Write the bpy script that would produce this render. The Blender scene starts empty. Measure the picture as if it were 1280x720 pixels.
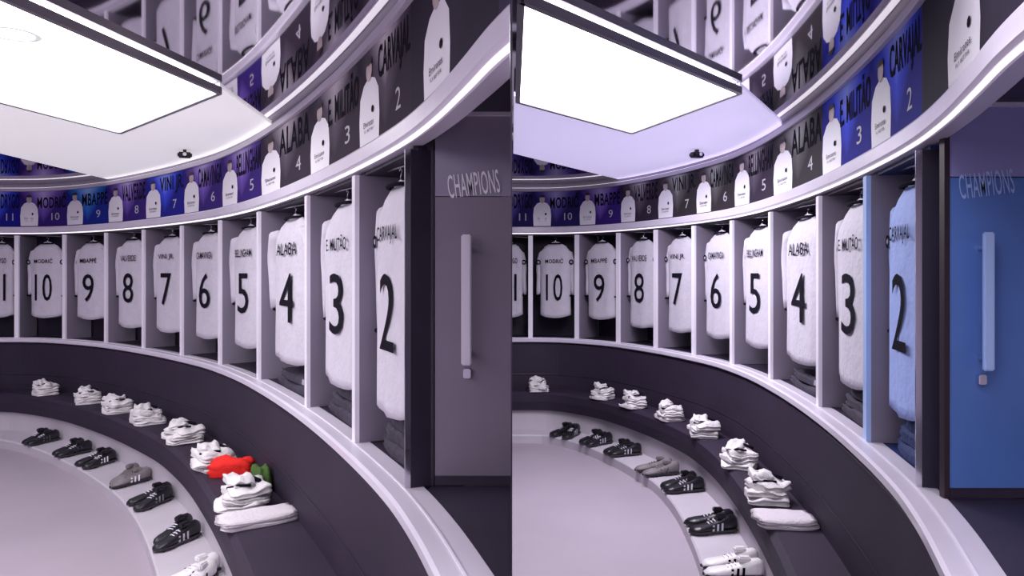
import bpy, bmesh, math, random
from mathutils import Vector, Matrix
random.seed(7)
sc = bpy.context.scene
# ------------------------------------------------------------------ camera, world, light, exposure
F = 900.0; EYE = 1.65; HOR = 341.0
cam = bpy.data.cameras.new('camera'); cam.sensor_width = 36; cam.lens = F*36/1280; cam.shift_y = -19/1280
cam.clip_start = 0.05
co = bpy.data.objects.new('camera', cam); sc.collection.objects.link(co)
co.location = (0, 0, EYE); co.rotation_euler = (math.pi/2, 0, 0); sc.camera = co
w = bpy.data.worlds.new('world'); sc.world = w; w.use_nodes = True
w.node_tree.nodes['Background'].inputs[0].default_value = (0.80, 0.72, 0.95, 1)
w.node_tree.nodes['Background'].inputs[1].default_value = 0.15
sc.view_settings.view_transform = 'Standard'; sc.view_settings.look = 'None'
sc.view_settings.exposure = -0.22; sc.view_settings.gamma = 1.0
PANEL_EMIT = 7.0
LED = 1.15; COVE_FILL = 1.0; GLOW = .58
def area(name, loc, size, power, col=(0.95, 0.90, 1.0), rot=(0, 0, 0)):
    l = bpy.data.lights.new(name, 'AREA'); l.shape = 'RECTANGLE'; l.size, l.size_y = size; l.energy = power; l.color = col
    o = bpy.data.objects.new(name, l); sc.collection.objects.link(o); o.location = loc; o.rotation_euler = rot
    return o
# fill lamps added to brighten both rooms, not fittings of the place
area('fill_lamp_left_room', (-4.9, 3.9, 2.52), (1.0, 4.5), 74)
area('fill_lamp_right_room', (0.55, 0.2, 2.52), (0.7, 3.0), 50)
area('fill_lamp_right_far', (0.65, 5.0, 2.50), (0.7, 1.6), 74)
area('fill_lamp_rear', (-1.2, -0.9, 2.52), (2.0, 1.6), 22)

# ------------------------------------------------------------------ helpers
def C():
    return sc.collection
def mat(name, col, rough=0.5, metal=0.0, emit=0, trans=0.0, noise=None, spec=None, bump=None, ior=1.45):
    m = bpy.data.materials.new(name); m.use_nodes = True; nt = m.node_tree; b = nt.nodes['Principled BSDF']
    b.inputs['Base Color'].default_value = (*col, 1); b.inputs['Roughness'].default_value = rough
    b.inputs['Metallic'].default_value = metal; b.inputs['Transmission Weight'].default_value = trans
    b.inputs['IOR'].default_value = ior
    if spec is not None: b.inputs['Specular IOR Level'].default_value = spec
    if emit:
        b.inputs['Emission Color'].default_value = (*col, 1); b.inputs['Emission Strength'].default_value = emit
    if noise or bump:
        tc = nt.nodes.new('ShaderNodeTexCoord'); n = nt.nodes.new('ShaderNodeTexNoise')
        sc_, amt = noise if noise else bump
        n.inputs['Scale'].default_value = sc_; n.inputs['Detail'].default_value = 5
        nt.links.new(tc.outputs['Object'], n.inputs['Vector'])
        if noise:
            r = nt.nodes.new('ShaderNodeValToRGB')
            r.color_ramp.elements[0].position = .3; r.color_ramp.elements[1].position = .7
            r.color_ramp.elements[0].color = (*[c*(1-amt) for c in col], 1); r.color_ramp.elements[1].color = (*[min(1, c*(1+amt)) for c in col], 1)
            nt.links.new(n.outputs['Fac'], r.inputs[0]); nt.links.new(r.outputs[0], b.inputs['Base Color'])
        if bump:
            n2 = nt.nodes.new('ShaderNodeTexNoise'); n2.inputs['Scale'].default_value = bump[0]
            nt.links.new(tc.outputs['Object'], n2.inputs['Vector'])
            bp = nt.nodes.new('ShaderNodeBump'); bp.inputs['Strength'].default_value = bump[1]; bp.inputs['Distance'].default_value = .01
            nt.links.new(n2.outputs['Fac'], bp.inputs['Height']); nt.links.new(bp.outputs[0], b.inputs['Normal'])
    return m
def poster_mat(name, light, dark, tint):
    """flat print: pale upper left fading to dark, as printed on the banner (object coordinates 0..1 across, 0..1 up)"""
    m = bpy.data.materials.new(name); m.use_nodes = True; nt = m.node_tree; b = nt.nodes['Principled BSDF']
    b.inputs['Roughness'].default_value = .75; b.inputs['Specular IOR Level'].default_value = .12
    uv = nt.nodes.new('ShaderNodeUVMap'); sp = nt.nodes.new('ShaderNodeSeparateXYZ'); nt.links.new(uv.outputs[0], sp.inputs[0])
    # f = v*1.1 - |u-0.55|*1.5
    a = nt.nodes.new('ShaderNodeMath'); a.operation = 'SUBTRACT'; a.inputs[1].default_value = .5; nt.links.new(sp.outputs[0], a.inputs[0])
    ab = nt.nodes.new('ShaderNodeMath'); ab.operation = 'ABSOLUTE'; nt.links.new(a.outputs[0], ab.inputs[0])
    mu = nt.nodes.new('ShaderNodeMath'); mu.operation = 'MULTIPLY_ADD'; mu.inputs[1].default_value = -1.7
    nt.links.new(ab.outputs[0], mu.inputs[0]); nt.links.new(sp.outputs[1], mu.inputs[2])
    r = nt.nodes.new('ShaderNodeValToRGB'); e = r.color_ramp.elements
    e[0].position = 0.08; e[0].color = (*dark, 1); e[1].position = .93; e[1].color = (*light, 1)
    k = e.new(.46); k.color = (*tint, 1)
    nt.links.new(mu.outputs[0], r.inputs[0]); nt.links.new(r.outputs[0], b.inputs['Base Color'])
    return m
M = dict(
  floor=mat('pale_floor', (.38, .325, .385), .55, noise=(1.2, .05)),
  step=mat('pale_step', (.52, .48, .54), .5, noise=(3, .05)),
  uph=mat('dark_upholstery', (.029, .020, .040), .62, spec=.3, noise=(2.2, .14), bump=(260, .25)),
  rail=mat('pale_lacquer', (.66, .61, .72), .22, noise=(4, .03)),
  rail_w=mat('bright_white_lacquer', (.86, .82, .92), .18),
  divider=mat('divider_board', (.24, .21, .28), .4),
  dark=mat('dark_locker_board', (.022, .016, .035), .5, noise=(5, .2)),
  alc=mat('dark_alcove_board', (.030, .022, .045), .5, noise=(3, .2)),
  mirror=mat('mirror_ceiling', (.70, .67, .73), .035, metal=1.0),
  white=mat('white_ceiling_added_glow', (.86, .84, .86), .6, emit=GLOW),  # matt ceiling, no lamp; emission added to lift its brightness
  lav=mat('lavender_ceiling_added_glow', (.74, .68, .98), .6, emit=GLOW*1.15),  # same added emission on the right ceiling
  lamp=mat('luminous_ceiling_panel', (1.0, .975, 1.0), .5, emit=PANEL_EMIT),
  led=mat('led_strip', (1.0, .96, 1.0), .5, emit=LED), cove_fill=mat('cove_fill_strip', (1.0, .95, 1.0), .5, emit=COVE_FILL),
  frame=mat('lamp_frame', (.30, .28, .30), .4, metal=.6),
  cloth=mat('white_football_cloth', (.56, .53, .61), .75, noise=(9, .05), bump=(30, .5)),
  cloth2=mat('white_folded_cloth', (.70, .67, .69), .75, noise=(14, .06), bump=(38, .8)),
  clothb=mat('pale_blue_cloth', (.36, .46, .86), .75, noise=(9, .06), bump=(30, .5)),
  black=mat('black_print', (.008, .007, .014), .9, spec=.08),
  greyp=mat('grey_print', (.42, .40, .46), .6),
  whitep=mat('white_print', (.80, .78, .84), .6),
  skin=mat('printed_skin', (.50, .40, .40), .6, noise=(12, .25)),
  hair=mat('printed_hair', (.03, .022, .03), .7),
  boot=mat('black_boot_leather', (.012, .011, .016), .28, bump=(60, .2)),
  sole=mat('black_sole', (.03, .028, .035), .5),
  greyboot=mat('grey_suede', (.20, .18, .19), .7, noise=(20, .2)),
  whiteboot=mat('white_boot_leather', (.8, .77, .8), .3, bump=(60, .2)),
  chrome=mat('chrome', (.75, .73, .8), .15, metal=1),
  glass=mat('grey_frosted_glass', (.235, .20, .27), .22, trans=.12, noise=(1.3, .10)), glass_refl=mat('glass_painted_reflection', (.34, .30, .42), .2, trans=.12, noise=(1.5, .10)),  # paler upper glass: ceiling reflection painted into its colour
  glassb=mat('blue_frosted_glass', (.11, .23, .62), .22, trans=.12, noise=(1.6, .16)),
  glassl=mat('lavender_frosted_glass', (.34, .34, .66), .2, trans=.12, noise=(1.6, .12)),
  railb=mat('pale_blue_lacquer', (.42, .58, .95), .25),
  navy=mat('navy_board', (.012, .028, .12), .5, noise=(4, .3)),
  red=mat('red_bib_cloth', (.72, .012, .008), .8, bump=(30, .6)),
  green=mat('green_bib_cloth', (.045, .10, .015), .8, bump=(30, .6)),
  wall=mat('plain_wall', (.45, .41, .50), .7, noise=(2, .03)),
)
def obj(name, bm_or_mesh, m, parent=None, smooth=False):
    if isinstance(bm_or_mesh, bmesh.types.BMesh):
        me = bpy.data.meshes.new(name); bmesh.ops.recalc_face_normals(bm_or_mesh, faces=bm_or_mesh.faces[:]); bm_or_mesh.to_mesh(me); bm_or_mesh.free()
    else: me = bm_or_mesh
    if m is not None:
        me.materials.clear(); me.materials.append(m)
    if smooth:
        for p in me.polygons: p.use_smooth = True
    o = bpy.data.objects.new(name, me); C().objects.link(o)
    if parent: o.parent = parent
    return o
def thing(name, label, cat, loc=(0, 0, 0), rotz=0, group=None):
    o = bpy.data.objects.new(name, None); C().objects.link(o); o.location = loc; o.rotation_euler = (0, 0, rotz)
    o.empty_display_size = .1
    o['label'] = label; o['category'] = cat
    if group: o['group'] = group
    return o
def tag(o, label, cat, group=None):
    o['label'] = label; o['category'] = cat
    if group: o['group'] = group
    return o
def struct(name, bm, m, smooth=False):
    o = obj(name, bm, m, smooth=smooth); o['kind'] = 'structure'; return o
def faces_bm(vs, fs):
    bm = bmesh.new(); v = [bm.verts.new(p) for p in vs]
    for f in fs: bm.faces.new([v[i] for i in f])
    return bm
def box(bm, x0, x1, y0, y1, z0, z1, bev=0):
    r = bmesh.ops.create_cube(bm, size=1)
    for v in r['verts']:
        v.co = Vector(((x0+x1)/2+v.co.x*(x1-x0), (y0+y1)/2+v.co.y*(y1-y0), (z0+z1)/2+v.co.z*(z1-z0)))
    if bev:
        bmesh.ops.bevel(bm, geom=list({e for v in r['verts'] for e in v.link_edges}), offset=bev, segments=2, affect='EDGES')
    return bm
def bx(*a, bev=0):
    return box(bmesh.new(), *a, bev=bev)
def prism(pts, z0, z1):
    n = len(pts); vs = [(x, y, z0) for x, y in pts]+[(x, y, z1) for x, y in pts]
    fs = [tuple(range(n))[::-1], tuple(range(n, 2*n))]+[(i, (i+1) % n, n+(i+1) % n, n+i) for i in range(n)]
    return faces_bm(vs, fs)
def tube(pts, r, seg=8):
    bm = bmesh.new(); rings = []
    for i, p in enumerate(pts):
        p = Vector(p); a = Vector(pts[max(0, i-1)]); b = Vector(pts[min(len(pts)-1, i+1)]); d = (b-a).normalized()
        u = d.cross(Vector((0, 0, 1)));  u = u.normalized() if u.length > 1e-3 else Vector((1, 0, 0)); v = d.cross(u)
        rings.append([bm.verts.new(p+r*(math.cos(2*math.pi*k/seg)*u+math.sin(2*math.pi*k/seg)*v)) for k in range(seg)])
    for a, b in zip(rings, rings[1:]):
        for k in range(seg): bm.faces.new((a[k], a[(k+1) % seg], b[(k+1) % seg], b[k]))
    bm.faces.new(rings[0][::-1]); bm.faces.new(rings[-1]); return bm
_txt = {}
def text_mesh(s, width, height, bold=.0, slant=0.0):
    """flat lettering, centred at 0, in the x/z plane, facing -y"""
    key = (s, bold)
    if key not in _txt:
        cu = bpy.data.curves.new('lettering', 'FONT'); cu.body = s; cu.offset = bold; cu.resolution_u = 3; cu.space_character = 1.05
        o = bpy.data.objects.new('lettering', cu); C().objects.link(o)
        dg = bpy.context.evaluated_depsgraph_get(); me = bpy.data.meshes.new_from_object(o.evaluated_get(dg))
        _txt[key] = ([tuple(v.co) for v in me.vertices], [tuple(p.vertices) for p in me.polygons])
        bpy.data.objects.remove(o); bpy.data.curves.remove(cu); bpy.data.meshes.remove(me)
    vs, fs = _txt[key]
    xs = [v[0] for v in vs]; ys = [v[1] for v in vs]; x0, x1, y0, y1 = min(xs), max(xs), min(ys), max(ys)
    sx = width/(x1-x0); sy = height/(y1-y0)
    me = bpy.data.meshes.new('lettering')
    me.from_pydata([((v[0]-(x0+x1)/2)*sx+slant*(v[1]-(y0+y1)/2)*sy, 0, (v[1]-(y0+y1)/2)*sy) for v in vs], [], fs)
    return me

# ------------------------------------------------------------------ the two curved walls of shirt bays, in plan
# K(u): how near the wall is along its run, u running from its far end (0) to its near end (640)
TAB = [(-320, 119), (-160, 119), (0, 119), (65, 120), (130, 127), (184, 138), (232, 151), (280, 168), (329, 196), (391, 247), (453, 312), (518, 395), (560, 468), (600, 556), (640, 648), (700, 760), (780, 880), (900, 1030)]
def K(u):
    for i in range(len(TAB)-1):
        if TAB[i][0] <= u <= TAB[i+1][0]: break
    p0 = TAB[max(0, i-1)]; p1 = TAB[i]; p2 = TAB[i+1]; p3 = TAB[min(len(TAB)-1, i+2)]
    h = p2[0]-p1[0]; t = (u-p1[0])/h
    m1 = (p2[1]-p0[1])/(p2[0]-p0[0])*h if i > 0 else 0; m2 = (p3[1]-p1[1])/(p3[0]-p1[0])*h
    return (2*t**3-3*t*t+1)*p1[1]+(t**3-2*t*t+t)*m1+(-2*t**3+3*t*t)*p2[1]+(t**3-t*t)*m2
class Room: pass
HB, HR, HC = .95, 2.09, 2.583
def make_room(side):
    R = Room(); R.side = side; R.off = -640 if side == 'left' else 0
    R.u0, R.u1 = (-260, 720) if side == 'left' else (-27, 800)
    R.seat = .42 if side == 'left' else .34
    R.depth = .27 if side == 'left' else .38
    def P(u): d = F/K(u); return Vector(((u+R.off)/F*d, d))
    def fr(u):
        t = (P(u+3)-P(u-3)).normalized(); return P(u), t, Vector((-t.y, t.x))
    R.P, R.fr = P, fr
    us = [R.u0+(R.u1-R.u0)*i/150 for i in range(151)]
    R.us = us
    return R
def sweep(R, prof, u0=None, u1=None, n=120, close=True):
    """prof: (inward offset, z) loop swept along the wall"""
    u0 = R.u0 if u0 is None else u0; u1 = R.u1 if u1 is None else u1
    bm = bmesh.new(); rings = []
    for i in range(n+1):
        p, t, nn = R.fr(u0+(u1-u0)*i/n)
        rings.append([bm.verts.new((p.x-nn.x*o, p.y-nn.y*o, z)) for o, z in prof])
    m = len(prof)
    for a, b in zip(rings, rings[1:]):
        for k in range(m if close else m-1): bm.faces.new((a[k], a[(k+1) % m], b[(k+1) % m], b[k]))
    if close: bm.faces.new(rings[0]); bm.faces.new(rings[-1][::-1])
    if R.side == 'left':      # the left run is cut off where the partition stands
        g = bm.verts[:]+bm.edges[:]+bm.faces[:]
        r = bmesh.ops.bisect_plane(bm, geom=g, plane_co=(-.004, 0, 0), plane_no=(1, 0, 0), clear_outer=True)
        ed = [e for e in r['geom_cut'] if isinstance(e, bmesh.types.BMEdge)]
        if close and ed:
            try: bmesh.ops.contextual_create(bm, geom=ed)
            except Exception: pass
    return bm
LEFT, RIGHT = make_room('left'), make_room('right')

# ------------------------------------------------------------------ structure: floor, ceilings, plain walls
XL, XR, YB, YF = -7.6, 2.9, -3.0, 8.4
struct('floor', bx(XL, XR, YB, YF, -.1, 0), M['floor'])
struct('ceiling', bx(XL, XR, YB, YF, HC, HC+.1), M['mirror'])
struct('wall_back', bx(XL, XR, YF, YF+.1, 0, HC), M['wall'])
struct('wall_front', bx(XL, XR, YB-.1, YB, 0, HC), M['wall'])
struct('wall_left', bx(XL-.1, XL, YB, YF, 0, HC), M['wall'])
struct('wall_right', bx(XR, XR+.1, YB, YF, 0, HC), M['wall'])
struct('wall_partition', bx(-.0025, .0005, 1.50, 6.85, 0, HC), M['dark'])   # thin wall between the two rooms
# matt white ceiling boards with added glow and luminous panels under the mirror ceiling
zc = HC-.012
def board(name, pts, m): return struct(name, prism(pts, zc, HC-.001), m)
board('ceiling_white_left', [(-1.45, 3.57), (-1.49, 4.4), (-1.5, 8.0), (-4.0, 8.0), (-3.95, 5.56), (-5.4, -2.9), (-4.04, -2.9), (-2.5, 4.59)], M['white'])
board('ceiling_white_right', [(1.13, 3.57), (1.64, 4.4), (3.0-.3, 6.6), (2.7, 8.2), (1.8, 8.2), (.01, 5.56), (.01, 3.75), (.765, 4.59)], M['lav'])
def lum(label, pts):
    t = thing('ceiling_light', label, 'ceiling light', (pts[0][0], pts[0][1], zc-.03))
    bx0, by0 = pts[0]; q = [(x-bx0, y-by0) for x, y in pts]
    o = obj('diffuser', prism(q, 0.0, .028), M['lamp'], t)
    n = len(q)
    for i in range(n):
        a, b = Vector(q[i]), Vector(q[(i+1) % n]); d = (b-a).normalized(); pn = Vector((-d.y, d.x))*.012
        obj('frame_strip', prism([tuple(a-pn), tuple(b-pn), tuple(b+pn), tuple(a+pn)], -.006, .029), M['frame'], t)
    return t
tl = lum('long luminous white ceiling panel above the left bench', [(-1.45, 3.57), (-2.5, 4.59), (-4.04, -2.9), (-2.53, -2.9)])
tr = lum('short luminous white ceiling panel above the right bench', [(1.13, 3.57), (.765, 4.59), (.03, 3.75), (.03, 2.36)])
# round ring fitting on the left panel
rb = bmesh.new(); N = 28
for r0, r1, z0, z1 in ((.07, .09, -.012, 0),):
    rr = []
    for k in range(N):
        a = 2*math.pi*k/N; c, s = math.cos(a), math.sin(a)
        rr.append([rb.verts.new((r*c, r*s, z)) for r, z in ((r0, z0), (r1, z0), (r1, z1), (r0, z1))])
    for k in range(N):
        a, b = rr[k], rr[(k+1) % N]
        for j in range(4): rb.faces.new((a[j], a[(j+1) % 4], b[(j+1) % 4], b[j]))
o = obj('ceiling_ring', rb, mat('ring_grey', (.85, .85, .85), .4, emit=.5)); o.location = (-1.83, 2.64, zc-.036)
tag(o, 'round grey ring fitting set in the left luminous ceiling panel', 'ceiling fitting')

# ------------------------------------------------------------------ wall runs
BOUNDS = [-100, -27, 26, 85, 137, 184, 232, 280, 329, 391, 453, 518]
NUMS = [(11, 'RODRYGO'), (10, 'MODRIĆ'), (9, 'MBAPPÉ'), (8, 'VALVERDE'), (7, 'VINI JR.'), (6, 'CAMAVINGA'), (5, 'BELLINGHAM'), (4, 'ALABA'), (3, 'E. MILITÃO'), (2, 'CARVAJAL')]
def G(*c): return tuple(c)
PA = dict(
 grey=((.60, .55, .60), (.030, .020, .038), (.10, .08, .115)),
 olive=((.58, .58, .58), (.030, .025, .030), (.11, .105, .11)),
 night=((.06, .05, .075), (.022, .016, .034), (.03, .024, .045)),
 blue=((.30, .38, .95), (.012, .012, .24), (.05, .08, .75)),
 teal=((.30, .52, .90), (.010, .020, .24), (.03, .17, .60)),
 violet=((.56, .46, .85), (.035, .014, .16), (.18, .10, .46)),
 navy=((.50, .45, .80), (.020, .014, .10), (.11, .08, .36)))
PM = {k: poster_mat('banner_print_'+k, *v) for k, v in PA.items()}
PCOL = dict(left=['blue', 'blue', 'violet', 'teal', 'violet', 'blue', 'violet', 'violet', 'grey', 'grey', 'grey', 'grey'],
            right=['navy', 'navy', 'navy', 'violet', 'grey', 'olive', 'olive', 'grey', 'olive', 'blue', 'blue', 'grey'])

ORD = {2: 'nearest the glass door', 3: 'second from the glass door', 4: 'third from the glass door', 5: 'fourth from the glass door', 6: 'fifth from the glass door', 7: 'sixth from the glass door', 8: 'seventh from the glass door', 9: 'eighth from the glass door', 10: 'ninth from the glass door', 11: 'farthest from the glass door'}
def rot_of(t): return math.atan2(t.y, t.x)

# ---- shirt
def torso_W(z, w):   # z measured down from the collar (0..H)
    pts = [(0, .17), (.015, .24), (.04, .33), (.08, .41), (.14, .45), (.30, .43), (.60, .42), (.80, .43), (1.2, .43)]
    for (a, b), (c, d) in zip(pts, pts[1:]):
        if a <= z <= c: return w*(b+(d-b)*(z-a)/(c-a))
    return w*.42
def make_shirt_mesh(w, H, seed):
    rnd = random.Random(seed); bm = bmesh.new(); rings = []; NZ, NA = 22, 28
    ph = rnd.random()*6
    for i in range(NZ+1):
        z = H*i/NZ; W = torso_W(z, w); D = .018+.030*min(1, z/.12)
        ring = []
        for k in range(NA):
            a = 2*math.pi*k/NA; c, s = math.cos(a), math.sin(a)
            x = W*math.copysign(abs(c)**.7, c); y = D*math.copysign(abs(s)**.7, s)
            fold = .006*math.sin(x*38+ph+z*2)*min(1, z/.25)
            hem = -.035*(1-(x/W)**2)*max(0, (z/H-.8)/.2) if W else 0
            ring.append(bm.verts.new((x, y+fold, -z+hem)))
        rings.append(ring)
    for a, b in zip(rings, rings[1:]):
        for k in range(NA): bm.faces.new((a[k], a[(k+1) % NA], b[(k+1) % NA], b[k]))
    bm.faces.new(rings[0]); bm.faces.new(rings[-1][::-1]); return bm
def sleeve_mesh(w, s, L):
    bm = bmesh.new(); rings = []; N = 10
    for i in range(9):
        q = i/8; x = s*(w*.37+w*.10*min(1, q*3)+.004*math.sin(q*9)); z = -.07-L*q; r = .055*(1-.35*q)*w/.42
        rings.append([bm.verts.new((x+r*.75*math.cos(2*math.pi*k/N), .012+r*.7*math.sin(2*math.pi*k/N), z-(s*0+.02*math.cos(2*math.pi*k/N)*s))) for k in range(N)])
    for a, b in zip(rings, rings[1:]):
        for k in range(N): bm.faces.new((a[k], a[(k+1) % N], b[(k+1) % N], b[k]))
    bm.faces.new(rings[0]); bm.faces.new(rings[-1][::-1]); return bm
def disc(r, N=14, y=0):
    return faces_bm([(r*math.cos(2*math.pi*k/N), y, r*math.sin(2*math.pi*k/N)) for k in range(N)], [tuple(range(N))])
def ringflat(r0, r1, N=18):
    vs = [(r*math.cos(2*math.pi*k/N), 0, r*math.sin(2*math.pi*k/N)) for r in (r0, r1) for k in range(N)]
    return faces_bm(vs, [(k, (k+1) % N, N+(k+1) % N, N+k) for k in range(N)])
side_txt = {'left': 'left', 'right': 'right'}
def shirt(R, i, u, wbay, p, t, nn):
    num, name = NUMS[i]; w = wbay*.86; z0 = 1.962-.01*(num > 8); H = .74 if num > 8 else .80
    pc = p+nn*.065
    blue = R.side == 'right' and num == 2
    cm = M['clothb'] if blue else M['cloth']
    lab = 'white football shirt with black number %d, %s, %s run' % (num, ORD[num], R.side)
    if blue: lab = 'pale blue-looking football shirt numbered 2 hanging beside the blue glass door'
    T = thing('football_shirt', lab, 'shirt', (pc.x, pc.y, z0), rot_of(t), 'football shirts hanging in the bays of the %s run' % R.side)
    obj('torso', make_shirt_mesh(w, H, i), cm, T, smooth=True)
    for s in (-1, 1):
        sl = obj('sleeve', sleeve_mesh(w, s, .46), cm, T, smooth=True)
        c = obj('cuff', bx(s*w*.47-.028, s*w*.47+.028, -.026, .04, -.55, -.532, bev=.004), M['black'], sl)
        b = obj('badge', ringflat(.014, .026), M['black'], sl); b.location = (s*w*.455, -.034, -.19)
        d = obj('badge_print', disc(.009), M['greyp'], sl); d.location = (s*w*.455, -.035, -.19)
    o = obj('collar', tube([(w*.16*math.cos(a), -.012+.03*math.sin(a), .004) for a in [math.pi*2*k/14 for k in range(15)]], .008, 6), M['black'], T)
    d = obj('number', text_mesh(str(num), w*(.34 if num < 10 else .46), .28, .0), M['black'], T); d.location = (0, -.0550, -.455)
    d['label'] = 'black number %d' % num
    d = obj('name', text_mesh(name, w*.50, .055 if num > 4 else .07, .01), M['black'], T); d.location = (0, -.0550, -.175); d['label'] = 'black name lettering'
    # hanger: rests on the bay's rail
    hg = thing('coat_hanger', 'pale coat hanger of shirt %d, %s, %s run' % (num, ORD[num], R.side), 'hanger', (pc.x, pc.y, z0), rot_of(t), 'coat hangers in the %s run' % R.side)
    obj('hanger_bar', tube([(-w*.30, 0, -.035), (-w*.1, 0, .01), (0, 0, .022), (w*.1, 0, .01), (w*.30, 0, -.035)], .007), M['rail'], hg)
    obj('hook', tube([(0, 0, .015), (0, 0, .04), (.012, 0, .05), (.014, 0, .062), (0, 0, .07), (-.012, 0, .062)], .003, 6), M['chrome'], hg)

# ---- portrait on the banner (flat print)
def curve_pt(R, ua, ub, q, z, off):
    p, t, nn = R.fr(ua+(ub-ua)*q); return (p.x-nn.x*off, p.y-nn.y*off, z)
def on_banner(R, me, ua, ub, q, z, off, sx):
    """bend flat x/z lettering or print onto the banner's curve: local x in metres -> along the wall"""
    L = (R.P(ub)-R.P(ua)).length
    for v in me.vertices:
        uu = ua+(ub-ua)*(q+v.co.x/L); p, t, nn = R.fr(uu); v.co = Vector((p.x-nn.x*off, p.y-nn.y*off, z+v.co.z))
    return me
def flat(pts, y=0):
    me = bpy.data.meshes.new('print'); me.from_pydata([(x, 0, z) for x, z in pts], [], [tuple(range(len(pts)))]); return me
def banner(R, ua, ub, pm, num, name, i, last=False):
    z0, z1 = 2.135, 2.50
    if num: lab = 'printed banner panel above shirt %d, %s, %s run' % (num, ORD[num], R.side)
    else: lab = {True: 'large dark banner panel at the near end of the %s run above the glass door' % R.side, False: 'printed banner panel at the far end of the %s run' % R.side}[last]
    n = 24; vs = []; fs = []
    for j in range(n+1):
        for z in (z0, z1): vs.append(curve_pt(R, ua, ub, j/n, z, .012))
        for z in (z0, z1): vs.append(curve_pt(R, ua, ub, j/n, z, -.01))
    for j in range(n):
        a = 4*j; b = a+4
        fs += [(a, b, b+1, a+1), (a+2, a+3, b+3, b+2), (a+1, b+1, b+3, a+3), (a, a+2, b+2, b)]
    fs += [(0, 1, 3, 2), (4*n, 4*n+2, 4*n+3, 4*n+1)]
    me = bpy.data.meshes.new('banner_sheet'); me.from_pydata(vs, [], fs); uvl = me.uv_layers.new()
    for lp in me.loops: uvl.data[lp.index].uv = ((lp.vertex_index//4)/n, (lp.vertex_index % 4) % 2)
    T = thing('banner_panel', lab, 'banner', (0, 0, 0), 0, 'printed banner panels above the %s run' % R.side)
    obj('banner_sheet', me, pm, T)
    L = (R.P(ub)-R.P(ua)).length; sq = min(1.0, L/.5); kz = 1.28
    q = .30 if last else .20
    # figure print: shirt, shoulders, neck, head, hair, crest
    s = 2.15*L if not last else 1.5
    sh = [(-.085, 0), (.085, 0), (.09, .08), (.082, .15), (.05, .185), (.02, .195), (-.02, .195), (-.05, .185), (-.082, .15), (-.09, .08)]
    obj('shirt_print', on_banner(R, flat([(x*s, z*kz) for x, z in sh]), ua, ub, q, z0+.005, .0132, 1), M['whitep'], T)
    zz = .285
    obj('face_print', on_banner(R, flat([(.026*s*math.cos(a), .042*math.sin(a)) for a in [k*math.pi/8 for k in range(16)]]), ua, ub, q, z0+zz, .0150, 1), M['skin'], T)
    obj('hair_print', on_banner(R, flat([(.029*s*math.cos(a), .026*math.sin(a)) for a in [k*math.pi/8 for k in range(9)]]), ua, ub, q, z0+zz+.02, .0172, 1), M['hair'], T)
    obj('crest_print', on_banner(R, flat([(.010*s*math.cos(a)+.035*s, .014*math.sin(a)) for a in [k*math.pi/4 for k in range(8)]]), ua, ub, q, z0+.13, .0172, 1), M['black'], T)
    if L > .5 or last:
        obj('sponsor_lettering', on_banner(R, text_mesh('Emirates', .09*s, .022), ua, ub, q, z0+.085, .0172, 1), M['black'], T)
        obj('sponsor_lettering', on_banner(R, text_mesh('FLY BETTER', .075*s, .011), ua, ub, q, z0+.058, .0172, 1), M['black'], T)
    if num:
        wn = L*.62
        obj('name_lettering', on_banner(R, text_mesh(name, wn, .155, .02), ua, ub, .68, z0+.265, .0136, 1), M['black'], T)
        obj('number_lettering', on_banner(R, text_mesh(str(num), L*(.10 if num < 10 else .17), .075), ua, ub, .76, z0+.10, .0136, 1), M['greyp'], T)
    if last:
        obj('number_lettering', on_banner(R, text_mesh('17', .05, .12), ua, ub, .60, z0+.24, .0136, 1), M['greyp'], T)

def crumple(w, d, h, seed, n=14, amp=.012):
    """soft folded cloth: a rounded slab whose surface is rumpled"""
    bm = bmesh.new(); bmesh.ops.create_cube(bm, size=1); bmesh.ops.subdivide_edges(bm, edges=bm.edges[:], cuts=7, use_grid_fill=True)
    r = random.Random(seed); ph = [r.uniform(0, 6) for _ in range(6)]
    for v in bm.verts:
        x, y, z = v.co*2; m = max(abs(x), abs(y)); 
        k = 1-.10*(abs(x)**4)*(abs(y)**4)
        zz = (z*.5+.5)*h*(1-.35*m**6)
        f = amp*(math.sin(x*3.1+y*2+ph[0])+.6*math.sin(y*6+ph[1]+x*1.5)+.5*math.sin(x*8+ph[2]))*(z*.5+.5)
        ex = 1+.07*math.sin(z*5+ph[3])+.05*math.sin(y*5+ph[4])*abs(x)
        v.co = Vector((x*w/2*k*ex, y*d/2*k*(1+.05*math.sin(x*4+ph[5])), max(0, zz+f)))
    return bm
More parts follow.
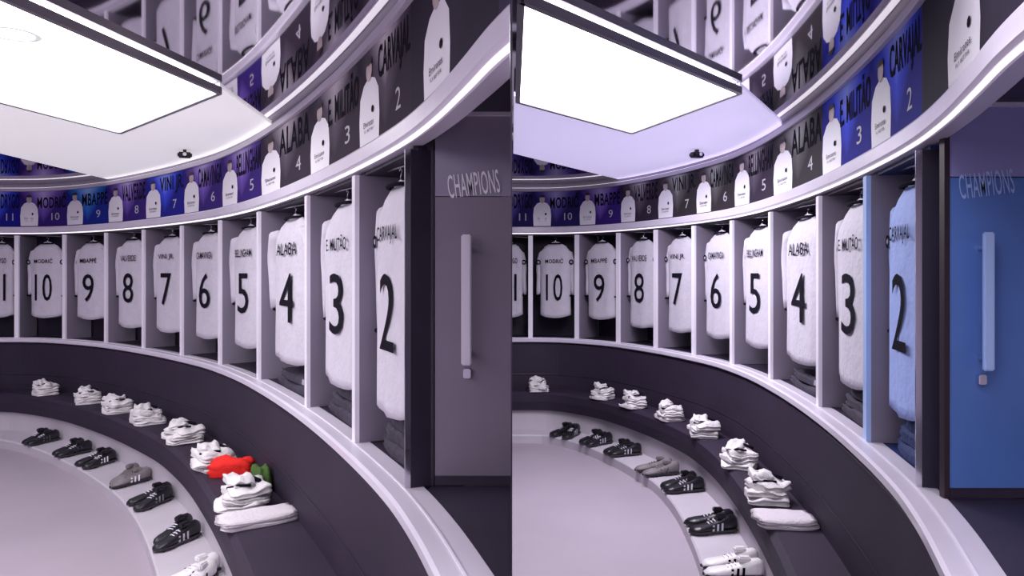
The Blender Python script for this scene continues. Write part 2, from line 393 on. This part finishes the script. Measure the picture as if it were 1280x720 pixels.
def kit(R, x, y, rz, z, lab, seed, s=1.0):
    T = thing('folded_kit', lab, 'folded clothes', (x, y, z), rz, 'folded kits on the %s bench' % R.side)
    w, d = .27*s, .24*s; zz = 0
    rr = random.Random(seed)
    for j, (nm, hh, f) in enumerate((('folded_shorts', .038, 1.0), ('folded_undershirt', .034, .94), ('folded_shirt', .05, .86))):
        o = obj(nm, crumple(w*f, d*f, hh, seed*5+j, amp=.011), M['cloth2'], T, smooth=True)
        o.location = (rr.uniform(-.012, .012), rr.uniform(-.012, .012), zz); o.rotation_euler = (rr.uniform(-.05, .05)*(j > 0), rr.uniform(-.06, .06)*(j > 0), rr.uniform(-.35, .35)); zz += hh*.84
    o = obj('sock_roll', crumple(.19*s, .12*s, .038, seed+77, amp=.010), M['cloth2'], T, smooth=True); o.location = (-.02, -d*.1, zz); o.rotation_euler = (0, 0, rr.uniform(-.5, .5))
    o = obj('black_trim', tube([(-.10*s, -.06, zz+.008), (-.05*s, -.02, zz+.022), (-.03*s, .04, zz+.020), (.02*s, .075, zz+.012)], .011*s, 6), M['black'], T, smooth=True)
    o = obj('black_trim', tube([(.05*s, -.085, zz-.002), (.075*s, -.03, zz+.012), (.08*s, .03, zz+.008)], .007*s, 6), M['black'], T, smooth=True)
    return T
def boot_meshes():
    secs = [(-.135, .022, .050, .085), (-.115, .034, .0, .098), (-.07, .036, .0, .092), (-.02, .034, .0, .070), (.03, .040, .0, .056), (.08, .046, .0, .047), (.115, .040, .0, .040), (.14, .018, .004, .026)]
    bm = bmesh.new(); rings = []; N = 12
    for y, wd, zb, zt in secs:
        zb = .012
        rings.append([bm.verts.new((wd*math.copysign(abs(math.cos(2*math.pi*k/N))**.8, math.cos(2*math.pi*k/N)), y, (zb+zt)/2+(zt-zb)/2*math.sin(2*math.pi*k/N))) for k in range(N)])
    for a, b in zip(rings, rings[1:]):
        for k in range(N): bm.faces.new((a[k], a[(k+1) % N], b[(k+1) % N], b[k]))
    bm.faces.new(rings[0]); bm.faces.new(rings[-1][::-1])
    bmesh.ops.recalc_face_normals(bm, faces=bm.faces[:]); up = bpy.data.meshes.new('upper'); bm.to_mesh(up); bm.free()
    for p in up.polygons: p.use_smooth = True
    so = bpy.data.meshes.new('sole'); b = prism([(-.03, -.135), (.03, -.135), (.038, -.06), (.034, 0), (.047, .08), (.036, .125), (0, .148), (-.036, .125), (-.047, .08), (-.034, 0), (-.038, -.06)], .010, .022)
    for sx, sy in ((-.025, -.11), (.025, -.11), (-.03, .05), (.03, .05), (-.025, .1), (.025, .1)):
        bmesh.ops.create_cone(b, cap_ends=True, segments=7, radius1=.005, radius2=.008, depth=.011, matrix=Matrix.Translation((sx, sy, .0055)))
    b.to_mesh(so); b.free()
    ton = bpy.data.meshes.new('tongue'); b = bmesh.new(); box(b, -.018, .018, -.075, -.02, .078, .105, bev=.006); b.to_mesh(ton); b.free()
    st = []
    for s in (-1, 1):
        for j in range(3):
            y = -.035+.026*j; me = bpy.data.meshes.new('stripe'); wz = .036
            xs = s*(wz+.0035)
            b = faces_bm([(xs, y-.006, .022), (xs, y+.006, .022), (xs*.86, y+.002, .062-.004*j), (xs*.86, y-.010, .062-.004*j)], [(0, 1, 2, 3)])
            r = bmesh.ops.solidify(b, geom=b.faces[:], thickness=.003); b.to_mesh(me); b.free(); st.append(me)
    la = []
    for j in range(3):
        me = bpy.data.meshes.new('lace'); y = -.005+.018*j; b = tube([(-.016, y, .069-.006*j), (0, y+.002, .073-.006*j), (.016, y, .069-.006*j)], .0028, 5); b.to_mesh(me); b.free(); la.append(me)
    return up, so, ton, st, la
BM_ = {}
def boot(kind, x, y, z, rz, lab, group):
    if kind not in BM_: BM_[kind] = boot_meshes()
    up, so, ton, st, la = BM_[kind]
    cols = {'black': ('boot', 'sole', 'rail_w', 'rail_w'), 'grey': ('greyboot', 'sole', 'rail_w', 'greyboot'), 'white': ('whiteboot', 'sole', 'black', 'rail_w')}[kind]
    T = thing('football_boot', lab, 'boot', (x, y, z), rz, group)
    T.scale = (1.08, 1.08, 1.08)
    obj('upper', up, M[cols[0]], T); obj('sole', so, M[cols[1]], T); obj('tongue', ton, M[cols[0]], T)
    for s in st: obj('stripe', s, M[cols[2]], T)
    for s in la: obj('lace', s, M[cols[3]], T)

def nearest(R, x, y):
    best = min(R.us, key=lambda u: (R.P(u)-Vector((x, y))).length); p, t, nn = R.fr(best)
    return best, (p-Vector((x, y))).dot(nn)
def place(R, u, ypix, z, lo, hi):
    d = F*(EYE-z)/(ypix-HOR); x = (u+R.off)/F*d
    uu, o = nearest(R, x, d); p, t, nn = R.fr(uu)
    o = min(hi, max(lo, o)); q = p-nn*o
    return q, t, nn

def build_run(R):
    S = R.side; A = S
    # backrest/bench: one upholstered bench with its parts
    T = thing('bench', 'long curved dark upholstered bench along the %s run of bays' % S, 'bench', (*R.P(300), 0), 0, 'curved benches')
    inv = Matrix.Translation((-R.P(300).x, -R.P(300).y, 0))
    def part(nm, bm, m, smooth=False, par=T):
        bm.transform(inv) if par is T else None
        return obj(nm, bm, m, par, smooth=smooth)
    s = R.seat
    part('backrest', sweep(R, [(0, .925), (.05, .925), (.075, .90), (.10, .50), (.10, .40), (0, .40)]), M['uph'])
    part('seat', sweep(R, [(.10, .45), (s-.03, .45), (s, .43), (s+.005, .36), (s-.01, .27), (.0, .27), (.0, .40), (.10, .41)]), M['uph'])
    part('base', sweep(R, [(0, .27), (s-.05, .27), (s-.05, .08), (0, .08)]), M['step'])
    part('seam', sweep(R, [(.0915, .60), (.096, .606), (.0975, .60), (.096, .594)]), M['dark'])
    o = struct('trim_step_'+S, sweep(R, [(0, .0), (s+.25, .0), (s+.25, .07), (s+.24, .08), (0, .08)]), M['step'])
    # rails
    struct('trim_lower_rail_'+S, sweep(R, [(-.03, .927), (.085, .927), (.095, .935), (.095, .962), (.085, .97), (-.03, .97)]), M['rail'])
    g = struct('trim_rail_groove_'+S, sweep(R, [(.030, .9705), (.036, .9705), (.036, .974), (.030, .974)]), M['rail_w'])
    struct('trim_upper_rail_'+S, sweep(R, [(-.03, 2.056), (.018, 2.056), (.036, 2.066), (.045, 2.076), (.045, 2.122), (.04, 2.130), (-.03, 2.130)]), M['rail'])
    struct('trim_upper_rail_edge_'+S, sweep(R, [(.026, 2.0575), (.034, 2.0635), (.037, 2.0625), (.027, 2.0550)]), M['led'])
    struct('trim_ceiling_rail_'+S, sweep(R, [(-.03, 2.502), (.03, 2.502), (.03, 2.535), (-.03, 2.535)]), M['rail'])
    struct('trim_cove_fill_'+S, sweep(R, [(-.005, 2.5352), (.022, 2.5352), (.022, 2.539), (-.005, 2.539)]), M['cove_fill'])  # glowing strip added on the rail to brighten the ceiling
    struct('wall_behind_banner_'+S, sweep(R, [(-.035, 2.132), (-.012, 2.132), (-.012, HC-.001), (-.035, HC-.001)]), M['divider'])
    struct('wall_below_rail_'+S, sweep(R, [(-.03, 0.0), (-.002, 0.0), (-.002, .926), (-.03, .926)]), M['dark'])
    # bays
    first = 0 if S == 'left' else 1
    for bi in range(first, len(BOUNDS)-1):
        ua, ub = BOUNDS[bi], BOUNDS[bi+1]
        pa, ta, na = R.fr(ua); pb, tb, nb = R.fr(ub); D = R.depth
        idx = bi-1; num = NUMS[idx][0] if idx >= 0 else None
        lab = ('dark open locker bay of shirt %d, %s, %s run' % (num, ORD[num], S)) if num else 'dark open locker bay at the far end of the %s run' % S
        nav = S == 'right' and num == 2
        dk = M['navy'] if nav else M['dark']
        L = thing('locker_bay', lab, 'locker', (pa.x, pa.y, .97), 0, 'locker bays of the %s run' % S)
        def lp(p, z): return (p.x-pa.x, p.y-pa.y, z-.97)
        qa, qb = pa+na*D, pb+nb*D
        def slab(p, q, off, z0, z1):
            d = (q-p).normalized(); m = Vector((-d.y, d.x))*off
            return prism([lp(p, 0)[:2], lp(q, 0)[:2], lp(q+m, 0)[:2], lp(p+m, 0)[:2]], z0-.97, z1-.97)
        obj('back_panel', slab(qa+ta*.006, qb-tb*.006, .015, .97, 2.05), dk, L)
        def plate(z0, z1): return prism([lp(pa+ta*.004+na*.012, 0)[:2], lp(pb-tb*.004+nb*.012, 0)[:2], lp(qb-tb*.006, 0)[:2], lp(qa+ta*.006, 0)[:2]], z0-.97, z1-.97)
        obj('base_panel', plate(.955, .968), dk, L)
        obj('top_panel', plate(2.04, 2.052), dk, L)
        e0 = pb-tb*.034; D2 = .06 if (ub == 518 and S == 'left') else D-.02
        end = ub == 518
        obj('side_panel', prism([lp(e0-nb*.012, 0)[:2], lp(pb-nb*.012, 0)[:2], lp(pb+nb*D2, 0)[:2], lp(e0+nb*D2, 0)[:2]], 0, 1.07), M['dark'] if end else M['divider'], L)
        e1 = pb-tb*.048; e2 = pb-tb*.001
        if end: e1 = pb-tb*.008
        st = obj('edge_strip', prism([lp(e1-nb*.03, 0)[:2], lp(e2-nb*.03, 0)[:2], lp(e2-nb*.012, 0)[:2], lp(e1-nb*.012, 0)[:2]], 0, 1.07), M['chrome'] if end else (M['railb'] if (S == 'right' and ub == 453) else M['rail_w']), L)
        if end: st['label'] = 'thin chrome edge strip'
        # hanging rod
        m0 = pa.lerp(pb, .06)+na*.065; m1 = pa.lerp(pb, .92)+nb*.065
        obj('hanging_rod', tube([(*lp(m0, 0)[:2], 1.085), (*lp(m1, 0)[:2], 1.085)][0:2], .007) if False else tube([(*lp(m0, 0)[:2], 1.079), (*lp(m1, 0)[:2], 1.053)], .005), M['chrome'], L)
        # shirts
        if idx >= 0:
            um = (BOUNDS[bi]+ub)/2 if S == 'left' else (ua+ub)/2
            pm = (pa+pb)/2; tm = (pb-pa).normalized(); nm = Vector((-tm.y, tm.x))
            wb = (pb-pa).length-.055
            if not (S == 'right' and idx == 0 and False): shirt(R, idx, um, wb, pm-tm*.024, tm, nm)
        banner(R, ua, ub, PM[PCOL[S][bi]], num, NUMS[idx][1] if idx >= 0 else '', bi)
        if bi >= 8:
            # dark clothes left at the foot of the nearer bays
            pm = (pa+pb)/2; tm = (pb-pa).normalized(); nm = Vector((-tm.y, tm.x)); c = pm+nm*(.14)
            B = thing('dark_clothes', 'rumpled black clothes in the bay of shirt %d, %s, %s run' % (num, ORD[num], S), 'clothes', (c.x, c.y, .9685), rot_of(tm), 'dark clothes in the %s run' % S)
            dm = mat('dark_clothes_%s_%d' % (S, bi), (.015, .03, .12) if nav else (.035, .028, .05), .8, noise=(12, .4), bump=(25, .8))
            wd = (pb-pa).length-.12
            for j in range(3 if bi > 8 else 2):
                o = obj('folded_garment', crumple(wd*(.95-.12*j), .19-.02*j, .055, bi*9+j, amp=.010), dm, B, smooth=True); o.location = (0.01*j, 0, .05*j)
            for j in range(3):
                o = obj('stripe', prism([(0, 0), (.009, 0), (.009, .004), (0, .004)], 0, .03), M['greyp'], B); o.location = (wd*.2+.016*j, -.1, .07); o.rotation_euler = (0, .5, 0)
    banner(R, 518, 631 if S == 'left' else 700, PM['night'], None, '', 99, last=True)
    # kits
    ks = dict(left=[(42, 495), (84, 506), (133, 515), (166, 531), (215, 553), (249, 584), (303, 626)], right=[(34, 489), (88, 502), (133, 510), (170, 526), (216, 545), (252, 581), (305, 622)])[S]
    nn_ = [10, 9, 8, 7, 6, 5, 4]
    for j, (u, yy) in enumerate(ks):
        q, t, nn = place(R, u, yy, .45, .235, s-.125 if S == 'left' else s-.085)
        sc_ = [.82, .86, .9, .95, .98, 1.0, 1.0][j]*(1 if S == 'left' else .86)
        kit(R, q.x, q.y, rot_of(t)+random.uniform(-.15, .15), .4515, 'folded white kit on the %s bench, %s' % (S, ['farthest of the row', 'second from the far end', 'third from the far end', 'fourth from the far end', 'fifth from the far end', 'nearest but one before the towel', 'largest one, right behind the flat towel'][j]), j+(20 if S == 'left' else 40), sc_)
    q, t, nn = place(R, 326, 652, .45, .22, s-.10)
    B = thing('towel', 'flat folded pale towel lying alone near the camera on the %s bench' % S, 'towel', (q.x, q.y, .4515), rot_of(-nn)+.1, 'folded towels')
    for j in range(2):
        o = obj('towel_layer', crumple(.27 if S == 'right' else .36, .20, .022, 300+j, amp=.003), mat('towel_'+S+str(j), (.66, .60, .66), .9, bump=(60, .6)), B, smooth=True); o.location = (.0+.01*j, 0, .021*j)
    # boots on the step
    bs = dict(left=[(34, 555, 'black'), (89, 567, 'black'), (134, 578, 'black'), (177, 600, 'grey'), (217, 625, 'black'), (262, 670, 'black'), (300, 722, 'white')],
              right=[(34, 553, 'black'), (88, 557, 'black'), (131, 569, 'black'), (176, 592, 'grey'), (212, 612, 'black'), (264, 660, 'black'), (300, 718, 'white')])[S]
    for j, (u, yy, kind) in enumerate(bs):
        q, t, nn = place(R, u, yy, .08, s+.105, s+.13)
        pos = ['farthest pair', 'second pair from the far end', 'third pair from the far end', 'fourth pair from the far end', 'pair just nearer than the grey pair', 'nearest black pair', 'pair at the bottom edge'][j]
        for h in (0, 1):
            dv = t*(.062*(1 if h else -1)); a = rot_of(-nn)-math.pi/2+random.uniform(-.35, .35)+(.5 if S == 'left' else .2)
            boot(kind, q.x+dv.x, q.y+dv.y, .081, a, '%s boot, %s of the %s, %s bench' % ({'black': 'black white-striped', 'grey': 'grey', 'white': 'white black-striped'}[kind], 'nearer one' if h else 'farther one', pos, S), 'football boots on the %s step' % S)
    # alcove with glass door past the last bay
    Z0, Z1 = .972, 2.15; dY = 2.30 if S == 'left' else 2.17
    pb, tb, nb = R.fr(518)
    if S == 'left': xa, xb = -.246, -.004
    else: xa, xb = 1.318, 2.5
    # ledge & soffit
    us = [522+(R.u1-522)*i/14 for i in range(15)] if S == 'left' else [522+(800-522)*i/14 for i in range(15)]
    edge = [tuple(R.P(u)+R.fr(u)[2]*.03) for u in us]
    if S == 'left': edge = [e for e in edge if e[0] < -.02 and e[1] < dY]; poly = edge+[(-.004, edge[-1][1]-.04), (-.004, dY), (xa-.01, dY)]
    else: poly = [e for e in edge if e[1] < dY]+[(2.5, edge[-1][1]), (2.5, dY), (xa-.012, dY)]
    struct('trim_ledge_'+S, prism(poly, .93, .969), M['alc'])
    struct('trim_soffit_'+S, prism(poly, 2.16, 2.19), M['alc'])
    g0, g1 = (M['glass_refl'], M['glass']) if S == 'left' else (M['glassl'], M['glassb'])
    Dr = thing('glass_door', 'frosted %s glass door with pale vertical handle at the near end of the %s run' % ('grey' if S == 'left' else 'blue', S), 'door', ((xa+xb)/2, dY, Z0), 0, 'frosted glass doors')
    W2 = (xb-xa)/2; zs = .965 if S == 'right' else .92
    obj('lower_pane', bx(-W2, W2, 0, .012, .0, zs, ), g1, Dr); obj('upper_pane', bx(-W2, W2, 0, .012, zs+.003, Z1-Z0), g0, Dr)
    obj('kick_strip', bx(-W2, W2, -.004, 0, 0, .03), M['alc'], Dr)
    obj('top_strip', bx(-W2, W2, -.02, 0, Z1-Z0, Z1-Z0+.02), M['rail'], Dr)
    hx = ((584+R.off)/F*dY)-(xa+xb)/2
    h = obj('handle', bx(hx-.016, hx+.016, -.05, -.035, 1.36-Z0, 1.77-Z0, bev=.004), M['railb'] if S == 'right' else M['rail'], Dr)
    obj('handle_mount', bx(hx-.006, hx+.006, -.036, 0, 1.72-Z0, 1.735-Z0), M['chrome'], h)
    obj('handle_mount', bx(hx-.006, hx+.006, -.036, 0, 1.39-Z0, 1.405-Z0), M['chrome'], h)
    obj('lock', bx(hx-.012, hx+.012, -.02, 0, 1.315-Z0, 1.345-Z0, bev=.003), M['chrome'], Dr)
    lx = ((592+R.off)/F*dY)-(xa+xb)/2
    lt = obj('lettering', text_mesh('CHAMPIONS', .165, .075, .005), M['rail_w'] if S == 'left' else M['railb'], Dr); lt.location = (lx, -.004, 1.65+(341-230)/(F/dY)-Z0); lt.rotation_euler = (0, -.12, 0)
    lt['label'] = 'pale lettering on the glass'
    # dark column beside the bay
    cx0 = (519+R.off)/F*2.3; 
    if S == 'left': struct('trim_column_left', bx(-.315, -.25, 2.30, 2.36, .97, 2.15), M['dark'])
    else: struct('trim_column_right', bx(1.300, 1.3165, 2.165, 2.19, .972, 2.15), mat('brown_column', (.030, .018, .026), .5))
    # small black camera under the ceiling
    dd = F*.86/(341-197) ; cxp = (231+R.off)/F*dd
    cv = thing('ceiling_camera', 'small black camera under the white ceiling above the %s run' % S, 'camera', (cxp, dd, HC-.014), .4, 'small ceiling cameras')
    obj('camera_body', bx(-.05, .05, -.035, .035, -.06, -.02, bev=.01), M['boot'], cv)
    obj('bracket', bx(-.012, .012, -.012, .012, -.022, .0), M['boot'], cv)
    obj('lens', tube([(.0, -.034, -.04), (0, -.05, -.04)], .014, 10), M['chrome'], cv)
build_run(LEFT); build_run(RIGHT)
# red and green bibs leaning on the left backrest
q, t, nn = place(LEFT, 325, 590, .45, .24, .24)
o = obj('red_bib', crumple(.24, .12, .10, 901, amp=.012), M['red'], smooth=True); o.location = (q.x, q.y, .4515); o.rotation_euler = (0, 0, .1); tag(o, 'bright red bib bundled at the back of the left bench', 'bib')
q, t, nn = place(LEFT, 362, 606, .45, .15, .15)
o = obj('green_bib', crumple(.22, .08, .12, 902, amp=.012), M['green'], smooth=True); o.location = (q.x, q.y, .4515); o.rotation_euler = (0, 0, rot_of(t)); tag(o, 'dark green bib beside the red bib on the left bench', 'bib')
